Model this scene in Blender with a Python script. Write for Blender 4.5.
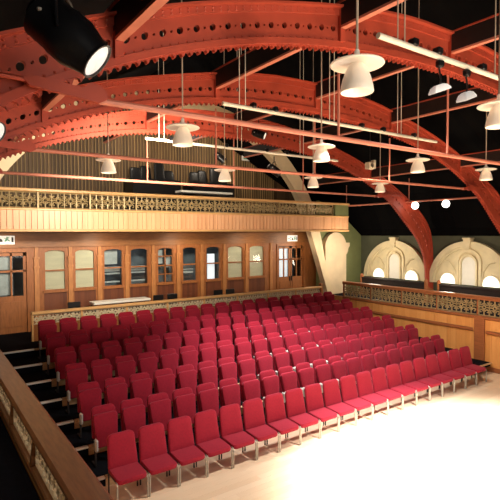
import bpy, math, random
from mathutils import Vector, Matrix
random.seed(7)
for o in list(bpy.data.objects): bpy.data.objects.remove(o)
SC = bpy.context.scene
COL = SC.collection
PI = math.pi

# ------------------------------------------------------------------ camera
YAW, PITCH, ROLL, CAMZ, FPX = 0.613, 0.0345, 0.0038, 4.18, 478.0
cd = bpy.data.cameras.new('camera'); cam = bpy.data.objects.new('camera', cd); COL.objects.link(cam)
cd.sensor_fit = 'HORIZONTAL'; cd.sensor_width = 36.0; cd.lens = 36.0 * FPX / 500.0; cd.clip_start = 0.05
cam.matrix_world = Matrix.Translation((0, 0, CAMZ)) @ (Matrix.Rotation(-YAW, 4, 'Z') @ Matrix.Rotation(PI/2 - PITCH, 4, 'X') @ Matrix.Rotation(-ROLL, 4, 'Z'))
SC.camera = cam

# ------------------------------------------------------------------ world + lights + exposure
w = bpy.data.worlds.new('hall_air'); SC.world = w; w.use_nodes = True
w.node_tree.nodes['Background'].inputs[0].default_value = (1.0, 0.86, 0.72, 1)
w.node_tree.nodes['Background'].inputs[1].default_value = 0.06
SC.view_settings.view_transform = 'Standard'; SC.view_settings.look = 'None'
SC.view_settings.exposure = 0.0; SC.view_settings.gamma = 1.0; SC.view_settings.use_curve_mapping = False

def light(name, kind, loc, energy, color, target=None, **kw):
    l = bpy.data.lights.new(name, kind); l.energy = energy; l.color = color
    for k, v in kw.items(): setattr(l, k, v)
    o = bpy.data.objects.new(name, l); COL.objects.link(o); o.location = loc
    if target is not None:
        o.rotation_euler = (Vector(target) - Vector(loc)).to_track_quat('-Z', 'Y').to_euler()
    return o
WARM = (1.0, 0.86, 0.70)
# unseen fill lights added behind the camera, for the hall and the arches
light('front_fill', 'AREA', (4.5, -6.5, 4.6), 520, (1.0, 0.93, 0.84), (6.0, 10, 5.2), shape='RECTANGLE', size=7, size_y=4)
light('arch_fill_spot', 'SPOT', (4.0, -2.0, 3.2), 800, (1.0, 0.88, 0.74), (5.0, 8.0, 7.3), spot_size=1.1, spot_blend=0.8, shadow_soft_size=0.4)  # added uplight for the arches, no lantern stands here
# stage lanterns over floor and seats, with added fill spots among them
light('stage_lantern_light', 'SPOT', (7.9, 2.2, 6.6), 20000, (1.0, 0.96, 0.89), (8.2, 2.7, 0), spot_size=1.33, spot_blend=0.5, shadow_soft_size=0.3)
light('floor_fill_spot', 'SPOT', (6.6, 5.4, 6.5), 1700, (1.0, 0.93, 0.86), (6.9, 5.9, 0), spot_size=2.0, spot_blend=0.8, shadow_soft_size=0.25)  # added soft spot to brighten floor and front chairs
light('seat_lantern_light', 'SPOT', (8.0, 8.9, 6.0), 2700, (1.0, 0.92, 0.92), (8.1, 9.5, 0.5), spot_size=1.5, spot_blend=0.9, shadow_soft_size=0.25)
light('side_wall_fill', 'SPOT', (9.0, 8.4, 6.2), 1300, (1.0, 0.9, 0.74), (14.1, 9.0, 0.7), spot_size=1.2, spot_blend=0.9, shadow_soft_size=0.25)  # added spot to brighten the right gallery front, no lantern of its own
light('gallery_front_fill', 'SPOT', (4.5, 8.9, 5.5), 2200, (1.0, 0.88, 0.70), (5.0, 14.4, 5.6), spot_size=1.9, spot_blend=0.9, shadow_soft_size=0.3)  # added spot to brighten the back gallery front
for x in (2.0, 5.0, 8.0, 11.0, 13.3):
    light('under_gallery_fill', 'SPOT', (x, 14.62, 3.95), 58, (1.0, 0.83, 0.6), (x, 15.8, 3.0), spot_size=2.4, spot_blend=1.0, shadow_soft_size=0.12)  # added fill for the window wall, no fixtures under the gallery
light('pier_fill', 'POINT', (14.7, 13.6, 3.6), 110, (1.0, 0.86, 0.66), shadow_soft_size=0.15)  # added point light to lift the cream pier and arch foot
for x in (3.0, 7.0, 11.0):
    light('gallery_board_fill', 'POINT', (x, 16.0, 8.0), 95, WARM, shadow_soft_size=0.2)  # added fill for the boards above the gallery
for y in (13.37, 9.97, 6.57):
    light('lunette_fill', 'POINT', (15.75, y, 2.75), 46, (1.0, 0.88, 0.68), shadow_soft_size=0.2)  # added glow on the lunettes, without a fixture
light('left_gallery_fill', 'POINT', (-0.6, 5.5, 4.6), 60, (1.0, 0.85, 0.62), shadow_soft_size=0.15)  # added point light to brighten left handrail and step edges

# ------------------------------------------------------------------ materials
def mat(name, color, rough=0.6, metal=0.0, spec=0.4, var=0.0, vscale=6.0, emit=None, estr=0.0, vaxis=(1, 1, 1), var2=None, bump=0.0):
    m = bpy.data.materials.new(name); m.use_nodes = True
    nt = m.node_tree; b = nt.nodes['Principled BSDF']
    b.inputs['Base Color'].default_value = (*color, 1); b.inputs['Roughness'].default_value = rough
    b.inputs['Metallic'].default_value = metal; b.inputs['Specular IOR Level'].default_value = spec
    if var > 0:
        tc = nt.nodes.new('ShaderNodeTexCoord'); mp = nt.nodes.new('ShaderNodeMapping'); mp.inputs['Scale'].default_value = vaxis
        nz = nt.nodes.new('ShaderNodeTexNoise'); nz.inputs['Scale'].default_value = vscale; nz.inputs['Detail'].default_value = 4
        rp = nt.nodes.new('ShaderNodeValToRGB')
        c2 = var2 if var2 else tuple(c * (1 - var) for c in color)
        c1 = tuple(min(1, c * (1 + var * 0.5)) for c in color)
        rp.color_ramp.elements[0].position = 0.3; rp.color_ramp.elements[1].position = 0.7
        rp.color_ramp.elements[0].color = (*c2, 1); rp.color_ramp.elements[1].color = (*c1, 1)
        L = nt.links.new
        L(tc.outputs['Object'], mp.inputs['Vector']); L(mp.outputs[0], nz.inputs['Vector']); L(nz.outputs['Fac'], rp.inputs[0]); L(rp.outputs[0], b.inputs['Base Color'])
        if bump > 0:
            bp = nt.nodes.new('ShaderNodeBump'); bp.inputs['Strength'].default_value = bump; bp.inputs['Distance'].default_value = 0.01
            L(nz.outputs['Fac'], bp.inputs['Height']); L(bp.outputs[0], b.inputs['Normal'])
    if emit:
        b.inputs['Emission Color'].default_value = (*emit, 1); b.inputs['Emission Strength'].default_value = estr
    return m

def plank_mat(name, c_lo, c_hi, axis, width, rough=0.45, spec=0.4, length=None, laxis=None, grain=(1, 1, 1), groove=0.06):
    """boards laid side by side along `axis`; every board has its own tone, a seam and some grain"""
    m = bpy.data.materials.new(name); m.use_nodes = True
    nt = m.node_tree; b = nt.nodes['Principled BSDF']; N = nt.nodes.new; L = nt.links.new
    b.inputs['Roughness'].default_value = rough; b.inputs['Specular IOR Level'].default_value = spec
    tc = N('ShaderNodeTexCoord'); sp = N('ShaderNodeSeparateXYZ'); L(tc.outputs['Object'], sp.inputs[0])
    dv = N('ShaderNodeMath'); dv.operation = 'DIVIDE'; dv.inputs[1].default_value = width; L(sp.outputs[axis], dv.inputs[0])
    fl = N('ShaderNodeMath'); fl.operation = 'FLOOR'; L(dv.outputs[0], fl.inputs[0])
    fr = N('ShaderNodeMath'); fr.operation = 'FRACT'; L(dv.outputs[0], fr.inputs[0])
    cb = N('ShaderNodeCombineXYZ'); L(fl.outputs[0], cb.inputs[0])
    if length:
        of = N('ShaderNodeMath'); of.operation = 'MULTIPLY_ADD'; of.inputs[1].default_value = 0.37; L(fl.outputs[0], of.inputs[0])
        d2 = N('ShaderNodeMath'); d2.operation = 'DIVIDE'; d2.inputs[1].default_value = length; L(sp.outputs[laxis], d2.inputs[0])
        L(d2.outputs[0], of.inputs[2]); f2 = N('ShaderNodeMath'); f2.operation = 'FLOOR'; L(of.outputs[0], f2.inputs[0]); L(f2.outputs[0], cb.inputs[1])
    wn = N('ShaderNodeTexWhiteNoise'); wn.noise_dimensions = '2D'; L(cb.outputs[0], wn.inputs['Vector'])
    mp = N('ShaderNodeMapping'); mp.inputs['Scale'].default_value = grain; L(tc.outputs['Object'], mp.inputs[0])
    nz = N('ShaderNodeTexNoise'); nz.inputs['Scale'].default_value = 5; nz.inputs['Detail'].default_value = 5; L(mp.outputs[0], nz.inputs['Vector'])
    ad = N('ShaderNodeMath'); ad.operation = 'ADD'; L(wn.outputs['Value'], ad.inputs[0]); L(nz.outputs['Fac'], ad.inputs[1])
    hf = N('ShaderNodeMath'); hf.operation = 'MULTIPLY'; hf.inputs[1].default_value = 0.5; L(ad.outputs[0], hf.inputs[0])
    mx = N('ShaderNodeMix'); mx.data_type = 'RGBA'; mx.inputs[6].default_value = (*c_lo, 1); mx.inputs[7].default_value = (*c_hi, 1)
    L(hf.outputs[0], mx.inputs[0]); L(mx.outputs[2], b.inputs['Base Color'])
    gt = N('ShaderNodeMath'); gt.operation = 'GREATER_THAN'; gt.inputs[1].default_value = groove; L(fr.outputs[0], gt.inputs[0])
    bp = N('ShaderNodeBump'); bp.inputs['Strength'].default_value = 0.5; bp.inputs['Distance'].default_value = 0.01; L(gt.outputs[0], bp.inputs['Height']); L(bp.outputs[0], b.inputs['Normal'])
    return m

def glass_mat(name, tint, gloss=0.25):
    m = bpy.data.materials.new(name); m.use_nodes = True
    nt = m.node_tree; N = nt.nodes.new
    for n in list(nt.nodes):
        if n.type == 'BSDF_PRINCIPLED': nt.nodes.remove(n)
    t = N('ShaderNodeBsdfTransparent'); t.inputs[0].default_value = (*tint, 1)
    g = N('ShaderNodeBsdfGlossy'); g.inputs['Roughness'].default_value = 0.06
    x = N('ShaderNodeMixShader'); x.inputs[0].default_value = gloss
    nt.links.new(t.outputs[0], x.inputs[1]); nt.links.new(g.outputs[0], x.inputs[2]); nt.links.new(x.outputs[0], nt.nodes['Material Output'].inputs[0])
    return m

M = {}
M['iron'] = mat('red_oxide_paint', (0.40, 0.058, 0.028), 0.5, var=0.18, vscale=3.0)
M['rod'] = mat('salmon_paint', (0.58, 0.20, 0.13), 0.5, var=0.1)
M['timber_shade'] = mat('dark_timber_and_shade', (0.016, 0.008, 0.007), 0.6, var=0.4, vscale=4)  # dark timber of benches and step; also stands in for shade on purlins
M['roof'] = plank_mat('black_roof_boards', (0.0015, 0.0015, 0.002), (0.004, 0.0035, 0.0035), 1, 0.3, rough=0.9, spec=0.05)
M['cloth'] = mat('crimson_upholstery', (0.27, 0.006, 0.021), 0.85, spec=0.25, var=0.12, vscale=30)
M['cloth'].node_tree.nodes['Principled BSDF'].inputs['Sheen Weight'].default_value = 0.3
M['cloth'].node_tree.nodes['Principled BSDF'].inputs['Sheen Tint'].default_value = (1.0, 0.35, 0.45, 1)
M['steel'] = mat('pale_grey_steel', (0.45, 0.42, 0.36), 0.4, metal=0.55, var=0.1)
M['dark_steel'] = mat('dark_steel', (0.03, 0.025, 0.025), 0.5, metal=0.3, var=0.2)
M['bracket'] = mat('off_white_plastic', (0.50, 0.48, 0.44), 0.4, var=0.06)
M['floor'] = plank_mat('pale_maple_boards', (0.68, 0.50, 0.32), (0.82, 0.65, 0.46), 1, 0.14, rough=0.35, length=2.4, laxis=0, grain=(1, 14, 1), groove=0.03)
M['carpet'] = mat('black_step_carpet', (0.006, 0.007, 0.010), 0.95, spec=0.05, var=0.4, vscale=40)
M['nosing'] = mat('beech_nosing', (0.52, 0.33, 0.17), 0.5, var=0.25, vscale=5, vaxis=(1, 8, 8))
M['nosing_lit'] = mat('lit_step_edge', (0.82, 0.79, 0.70), 0.5, var=0.05)  # same nosing as the beech one, aisle light put into its colour
M['riser'] = mat('beech_riser', (0.56, 0.36, 0.19), 0.5, var=0.2, vscale=4, vaxis=(1, 8, 8))
M['pine'] = plank_mat('honey_pine', (0.66, 0.33, 0.16), (0.82, 0.47, 0.26), 0, 0.155, rough=0.4, grain=(12, 12, 1))
M['pine_y'] = plank_mat('honey_pine_side', (0.62, 0.25, 0.065), (0.80, 0.38, 0.12), 1, 0.16, rough=0.45, grain=(12, 12, 1))
M['pine_trim'] = mat('pine_moulding', (0.68, 0.38, 0.15), 0.4, var=0.15, vscale=4, vaxis=(1, 6, 6))
M['rail_wood'] = mat('brown_handrail', (0.25, 0.11, 0.042), 0.3, spec=0.5, var=0.3, vscale=4, vaxis=(8, 1, 8))
M['rail_red'] = mat('reddish_handrail', (0.33, 0.11, 0.04), 0.4, var=0.2, vscale=4, vaxis=(8, 1, 8))
M['oak'] = mat('reddish_oak', (0.33, 0.115, 0.032), 0.45, var=0.28, vscale=3.5, vaxis=(7, 7, 1))
M['oak_lo'] = plank_mat('red_brown_boards', (0.09, 0.025, 0.011), (0.20, 0.058, 0.02), 0, 0.11, rough=0.5, grain=(9, 9, 1))  # red brown boards, colour darkened further for the shade under the windows
M['oak_head'] = mat('brown_oak_header', (0.27, 0.105, 0.03), 0.45, var=0.25, vscale=3.5, vaxis=(1, 7, 7))
M['scroll'] = mat('cream_gilt_iron', (0.36, 0.26, 0.12), 0.45, metal=0.2, var=0.25, vscale=8)
M['scroll_cream'] = mat('cream_painted_iron', (0.66, 0.55, 0.37), 0.5, var=0.2, vscale=8)
M['scroll_dark'] = mat('bronze_iron', (0.38, 0.27, 0.13), 0.45, metal=0.1, var=0.3, vscale=8)
M['olive'] = mat('olive_paint', (0.17, 0.19, 0.075), 0.7, var=0.15, vscale=2)
M['green_grey'] = mat('grey_green_plaster', (0.085, 0.09, 0.055), 0.8, var=0.15, vscale=2)
M['cream'] = mat('cream_plaster', (0.76, 0.60, 0.40), 0.7, var=0.12, vscale=2)
M['cream_arch'] = mat('cream_painted_arch', (0.76, 0.60, 0.38), 0.6, var=0.12, vscale=2)
M['stone'] = mat('cream_tracery', (0.74, 0.63, 0.40), 0.65, var=0.12, vscale=3)
M['gboards'] = plank_mat('brown_wall_boards', (0.02, 0.01, 0.004), (0.42, 0.28, 0.13), 0, 0.17, rough=0.6, grain=(9, 9, 0.6))
M['black'] = mat('black_enamel', (0.006, 0.006, 0.007), 0.35, var=0.2)
M['void'] = mat('dark_gallery_carpet', (0.007, 0.008, 0.014), 0.9, spec=0.1, var=0.3, vscale=10)
M['white'] = mat('white_laminate', (0.80, 0.77, 0.70), 0.5, var=0.04)
M['shade'] = mat('opal_glass', (0.76, 0.67, 0.56), 0.35, var=0.04, emit=(1.0, 0.78, 0.55), estr=0.16)
M['cable'] = mat('beige_flex', (0.48, 0.38, 0.28), 0.5, var=0.05)
M['bar'] = mat('cream_bar', (0.80, 0.72, 0.58), 0.35, var=0.05)
M['lens'] = mat('lit_lens', (0.75, 0.77, 0.8), 0.2, var=0.25, vscale=9, emit=(0.95, 0.98, 1.0), estr=0.35)
M['lamp_on'] = mat('burning_lamp', (1, 1, 1), 0.3, emit=(1.0, 0.93, 0.82), estr=9)
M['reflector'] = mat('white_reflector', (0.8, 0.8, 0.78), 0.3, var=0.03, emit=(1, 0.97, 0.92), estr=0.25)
M['window_light'] = mat('lit_window_glass', (0.9, 0.88, 0.8), 0.3, var=0.02, emit=(1.0, 0.95, 0.82), estr=1.1)
M['blind'] = mat('ivory_blind', (0.72, 0.65, 0.45), 0.8, var=0.10, vscale=2, vaxis=(1, 1, 4))
M['glass'] = glass_mat('clear_pane', (0.90, 0.93, 0.94), 0.03)
M['room_grey'] = mat('blue_grey_paint', (0.16, 0.19, 0.21), 0.8, var=0.4, vscale=2)
M['room_pale'] = mat('pale_blue_blind', (0.50, 0.54, 0.54), 0.8, var=0.15)
M['room_white'] = mat('daylit_pane', (0.9, 0.92, 0.95), 0.6, emit=(0.9, 0.96, 1.0), estr=0.75)
M['hall_side'] = mat('dull_side_plaster', (0.35, 0.28, 0.2), 0.8, var=0.1)
M['sign'] = mat('white_sign_face', (0.85, 0.85, 0.82), 0.4, emit=(1, 1, 0.97), estr=0.25)
M['sign_green'] = mat('green_sign_mark', (0.10, 0.38, 0.26), 0.5)
M['sign_black'] = mat('black_sign_mark', (0.015, 0.015, 0.02), 0.5)
M['speaker'] = mat('ivory_cabinet', (0.66, 0.58, 0.42), 0.6, var=0.06)

# ------------------------------------------------------------------ mesh helpers
class MB:
    def __init__(s): s.v = []; s.f = []
    def add(s, vs, fs):
        n = len(s.v); s.v += [tuple(v) for v in vs]; s.f += [tuple(i + n for i in f) for f in fs]
    def box(s, x0, x1, y0, y1, z0, z1, mt=None, bev=0.0):
        if bev > 0:
            b = min(bev, (x1-x0)*.49, (y1-y0)*.49, (z1-z0)*.49)
            o = []
            for (z, i) in ((z0, b), (z0 + b, 0), (z1 - b, 0), (z1, b)):
                x0i, x1i, y0i, y1i = x0 + i, x1 - i, y0 + i, y1 - i
                c = b * (0.5 if i else 1.0)
                o.append([(x0i + c, y0i, z), (x1i - c, y0i, z), (x1i, y0i + c, z), (x1i, y1i - c, z), (x1i - c, y1i, z), (x0i + c, y1i, z), (x0i, y1i - c, z), (x0i, y0i + c, z)])
            s.rings(o, True, True, mt); return s
        vs = [(x, y, z) for z in (z0, z1) for y in (y0, y1) for x in (x0, x1)]
        if mt: vs = [mt @ Vector(v) for v in vs]
        s.add(vs, [(0, 2, 3, 1), (4, 5, 7, 6), (0, 1, 5, 4), (2, 6, 7, 3), (0, 4, 6, 2), (1, 3, 7, 5)]); return s
    def rings(s, rings, cap0=True, cap1=True, mt=None, closed=True):
        n = len(rings[0]); vs = [v for r in rings for v in r]
        if mt: vs = [mt @ Vector(v) for v in vs]
        fs = []
        for i in range(len(rings) - 1):
            for j in range(n if closed else n - 1):
                a = i*n + j; b = i*n + (j+1) % n
                fs.append((a, b, b + n, a + n))
        if cap0: fs.append(tuple(reversed(range(n))))
        if cap1: fs.append(tuple(range((len(rings)-1)*n, len(rings)*n)))
        s.add(vs, fs); return s
    def lathe(s, prof, seg=20, mt=None, cap0=False, cap1=False):
        return s.rings([[(r*math.cos(2*PI*k/seg), r*math.sin(2*PI*k/seg), z) for k in range(seg)] for r, z in prof], cap0, cap1, mt)
    def tube(s, pts, r, seg=6, closed=False):
        P = [Vector(p) for p in pts]; n = len(P); R = []
        up = Vector((0.3, 0.2, 1)).normalized()
        for i in range(n):
            a = P[(i-1) % n] if (closed or i > 0) else P[i]; b = P[(i+1) % n] if (closed or i < n-1) else P[i]
            t = (b - a).normalized()
            u = t.cross(up)
            if u.length < 0.05: u = t.cross(Vector((1, 0, 0)))
            u.normalize(); v = t.cross(u)
            R.append([P[i] + u*r*math.cos(2*PI*k/seg) + v*r*math.sin(2*PI*k/seg) for k in range(seg)])
        if closed: R.append(R[0]); s.rings(R, False, False)
        else: s.rings(R)
        return s
    def prism(s, outline, y0, y1, mt=None):           # outline in (x, z), extruded along y
        return s.rings([[(x, y0, z) for x, z in outline], [(x, y1, z) for x, z in outline]], True, True, mt)
    def build(s, name, m, parent=None, smooth=False):
        me = bpy.data.meshes.new(name); me.from_pydata(s.v, [], s.f); me.validate(); me.update()
        import bmesh
        bm = bmesh.new(); bm.from_mesh(me); bmesh.ops.recalc_face_normals(bm, faces=bm.faces); bm.to_mesh(me); bm.free()
        if smooth:
            for p in me.polygons: p.use_smooth = True
            try: me.set_sharp_from_angle(angle=math.radians(40))
            except Exception: pass
        me.materials.append(m if not isinstance(m, str) else M[m])
        o = bpy.data.objects.new(name, me); COL.objects.link(o)
        if parent: o.parent = parent
        return o
def tag(o, label, cat, group=None, kind=None):
    o['label'] = label; o['category'] = cat
    if group: o['group'] = group
    if kind: o['kind'] = kind
    return o
def thing(name, label, cat, loc=(0, 0, 0), group=None, rz=0, kind=None):
    o = bpy.data.objects.new(name, None); COL.objects.link(o); o.location = loc; o.rotation_euler = (0, 0, rz); o.empty_display_size = 0.1
    return tag(o, label, cat, group, kind)
def struct(name, mb, m, label, cat, parent=None):
    o = mb.build(name, m, parent)
    if not parent: tag(o, label, cat, None, 'structure')
    return o
def part(name, src, parent, loc=None):                 # another part with the same mesh
    o = src.copy(); COL.objects.link(o); o.parent = parent; o.name = name
    if loc is not None: o.location = loc
    return o
def copy_tree(root, loc):
    r = root.copy(); COL.objects.link(r); r.location = loc
    for ch in list(root.children):
        c = ch.copy(); COL.objects.link(c); c.parent = r
        for g in list(ch.children):
            d = g.copy(); COL.objects.link(d); d.parent = c
    return r
ORD = ['first', 'second', 'third', 'fourth', 'fifth', 'sixth', 'seventh', 'eighth', 'ninth', 'tenth', 'eleventh', 'twelfth', 'thirteenth', 'fourteenth', 'fifteenth', 'sixteenth', 'seventeenth', 'eighteenth', 'nineteenth', 'twentieth']

CX = 7.6                        # centre line of the hall
WL, WR = -1.9, 17.15             # side walls
YB = 15.8                        # boarded wall under the back gallery
PL, PR = 1.14, 14.10             # faces of the two side galleries

# ================================================================== SETTING
struct('floor', MB().box(WL, WR, -9, 18.6, -0.2, 0), 'floor', 'pale maple board floor of the hall', 'floor')
struct('wall_left', MB().box(WL - 0.2, WL, -9, 18.6, 0, 5.8), 'hall_side', 'plaster wall on the left side of the hall', 'wall')
struct('wall_front', MB().box(WL, WR, -9.2, -9, 0, 10.5), 'hall_side', 'wall at the stage end of the hall', 'wall')
# right wall: grey-green below, black timber above
struct('wall_right', MB().box(WR, WR + 0.2, -9, 18.6, 0, 4.06), 'green_grey', 'grey green wall with arched lunettes on the right', 'wall')
struct('trim_1', MB().box(WR - 0.02, WR + 0.2, -9, 18.6, 4.06, 5.8), 'roof', 'black boarding above the lunette wall', 'trim')
RP = [(-9.7, 4.06), (-8.75, 5.75), (0, 10.3), (8.75, 5.75), (9.7, 4.06)]
def roofz(x):
    a = abs(x - CX)
    return 10.3 - a * (10.3 - 5.75) / 8.75 if a < 8.75 else 5.75 - (a - 8.75) * 1.78
rb = MB()
for (a, b) in zip(RP[:-1], RP[1:]):
    d = Vector((b[0]-a[0], 0, b[1]-a[1])).normalized(); n = Vector((-d.z, 0, d.x)) * 0.12
    rb.rings([[(CX + a[0], y, a[1]), (CX + b[0], y, b[1]), (CX + b[0] + n.x, y, b[1] + n.z), (CX + a[0] + n.x, y, a[1] + n.z)] for y in (-9, 18.6)])
struct('ceiling', rb, 'roof', 'black boarded pitched roof above the red arches', 'ceiling')
M['wall_board'] = plank_mat('dark_brown_boards', (0.035, 0.018, 0.008), (0.16, 0.09, 0.04), 0, 0.26, rough=0.6, grain=(9, 9, 0.6))
M['batten'] = mat('tan_batten', (0.33, 0.21, 0.085), 0.6, var=0.6, vscale=1.7, vaxis=(6, 1, 0.3))
bt = MB()
for k in range(105): bt.box(0.8 + k*.13 - .015, 0.8 + k*.13 + .015, 18.36, 18.4, 5.0, min(roofz(0.8 + k*.13) - .05, 10.1))
struct('trim_14', bt, 'batten', 'narrow tan battens on the dark boarded gallery wall', 'batten')
struct('wall_back', MB().box(WL, WR, 18.4, 18.6, 0, 10.3), 'wall_board', 'wall of dark vertical boards above the back gallery', 'wall')

# end wall of the right aisle with its cream blind arch
ew = MB().prism([(14.45, 0), (17.15, 0), (17.15, 4.06), (15.95, 4.95), (15.3, 5.3), (14.45, 5.6)], 15.32, 15.5)
struct('wall_end', ew, 'olive', 'olive green end wall of the right aisle', 'wall')
def arch_outline(x0, x1, z0, zs, rise=None, n=16):
    c = (x0 + x1) / 2; r = (x1 - x0) / 2; h = r if rise is None else rise
    return [(x0, z0)] + [(c - r*math.cos(PI*k/n), zs + h*math.sin(PI*k/n)) for k in range(n + 1)] + [(x1, z0)]
struct('trim_2', MB().prism(arch_outline(14.62, 15.9, 1.2, 3.62, 0.6), 15.08, 15.31), 'cream', 'cream round topped pier at the right end of the back gallery', 'pier')
bk = MB().prism([(15.9, 3.75), (16.14, 3.75), (16.14, 3.6), (16.06, 3.5), (16.02, 3.36), (15.96, 3.25), (15.9, 3.2)], 15.1, 15.31)
struct('trim_3', bk, 'cream', 'small cream corbel on the olive end wall', 'corbel')

# ---- cream arch around the back gallery
def crom(P, n=10):
    out = []
    for i in range(len(P) - 1):
        p0 = P[max(0, i-1)]; p1 = P[i]; p2 = P[i+1]; p3 = P[min(len(P)-1, i+2)]
        for k in range(n):
            t = k / n
            out.append(tuple(0.5*((2*b) + (-a + c)*t + (2*a - 5*b + 4*c - d)*t*t + (-a + 3*b - 3*c + d)*t**3) for a, b, c, d in zip(p0, p1, p2, p3)))
    out.append(P[-1]); return out
D_in = [(0, 8.46), (1.2, 8.38), (2.4, 8.1), (3.5, 7.58), (4.3, 7.0), (4.85, 6.5), (5.35, 5.9), (5.75, 5.2), (6.2, 4.2), (6.62, 3.1), (7.05, 1.95), (7.3, 1.2)]
D_out = [(0, 8.93), (1.3, 8.86), (2.6, 8.58), (3.75, 8.06), (4.65, 7.45), (5.3, 6.85), (5.88, 6.1), (6.3, 5.35), (6.72, 4.2), (7.0, 3.1), (7.35, 1.95), (7.6, 1.2)]
I = crom(D_in, 4); O = crom(D_out, 4)
I = [(-x, z) for x, z in reversed(I[1:])] + I; O = [(-x, z) for x, z in reversed(O[1:])] + O
db = MB(); db.rings([[(CX - 0.1 + i[0], 15.0, i[1]), (CX - 0.1 + o[0], 15.0, o[1]), (CX - 0.1 + o[0], 15.3, o[1]), (CX - 0.1 + i[0], 15.3, i[1])] for i, o in zip(I, O)])
struct('trim_4', db, 'cream_arch', 'cream painted arch framing the back gallery', 'arch')

# ---- boarded wall with windows under the gallery
WIN = [(3.28, 3.96, 'blind'), (4.20, 4.88, 'blind'), (5.14, 5.83, 'shelf'), (6.06, 6.75, 'shelf'), (7.07, 7.72, 'mullion'), (8.06, 8.70, 'shelf'), (9.05, 9.73, 'bright'), (10.02, 10.80, 'blind'), (11.06, 11.86, 'blind')]
ZS, ZT = 2.40, 3.70              # sill and crown of the window heads
DL = (1.05, 2.86); DR = (12.48, 14.02)
wb = MB(); YF, YK = YB, YB + 0.14
edges = [DL[1]] + [e for w_ in WIN for e in w_[:2]] + [DR[0]]
wb.box(WL, DL[0], YF, YK, 1.2, 4.25)
for k in range(0, len(edges), 2): wb.box(edges[k], edges[k+1], YF, YK, 1.2, 3.70)
wb.box(DR[1], 15.2, YF, YK, 1.2, 3.70)
wb.box(DL[0], 15.2, YF, YK, 3.70, 4.25)
for x0, x1, k in WIN:            # arched spandrel corners over each window
    c = (x0 + x1)/2; r = (x1 - x0)/2; n = 8
    for sgn in (-1, 1):
        arc = [(c + sgn*r*math.cos(PI/2*j/n), ZT - 0.11 + 0.11*math.sin(PI/2*j/n)) for j in range(n + 1)]
        wb.prism(arc + [(c + sgn*r, ZT)], YF, YK)
struct('wall_gallery', wb, 'oak', 'reddish oak wall with windows under the back gallery', 'wall')
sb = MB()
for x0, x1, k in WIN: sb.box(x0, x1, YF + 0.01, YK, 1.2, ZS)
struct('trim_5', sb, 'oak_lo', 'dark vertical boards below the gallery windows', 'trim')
hb = MB().box(WL, 14.45, YF - 0.05, YF, 3.84, 4.14).box(WL, 14.4, YF - 0.09, YF, 3.78, 3.84).box(WL, 14.4, YF - 0.11, YF, 4.14, 4.22)
struct('trim_6', hb, 'oak_head', 'oak header board above the gallery windows', 'trim')
pb = MB()
cent = [(edges[k] + edges[k+1])/2 for k in range(0, len(edges), 2)]
for i, c in enumerate(cent):
    h = min(0.07, (edges[2*i+1] - edges[2*i])*0.3)
    pb.box(c - h, c + h, YF - 0.05, YF, 1.2, 3.42).box(c - h - 0.02, c + h + 0.02, YF - 0.07, YF, 3.14, 3.20).box(c - h - 0.02, c + h + 0.02, YF - 0.08, YF, 3.42, 3.48).box(c - h*0.7, c + h*0.7, YF - 0.05, YF, 3.48, 3.78)
M['oak_light'] = mat('golden_oak', (0.46, 0.19, 0.06), 0.45, var=0.25, vscale=3.5, vaxis=(7, 7, 1))
struct('trim_7', pb, 'oak_light', 'slim oak pilasters between the gallery windows', 'pilaster')

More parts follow.
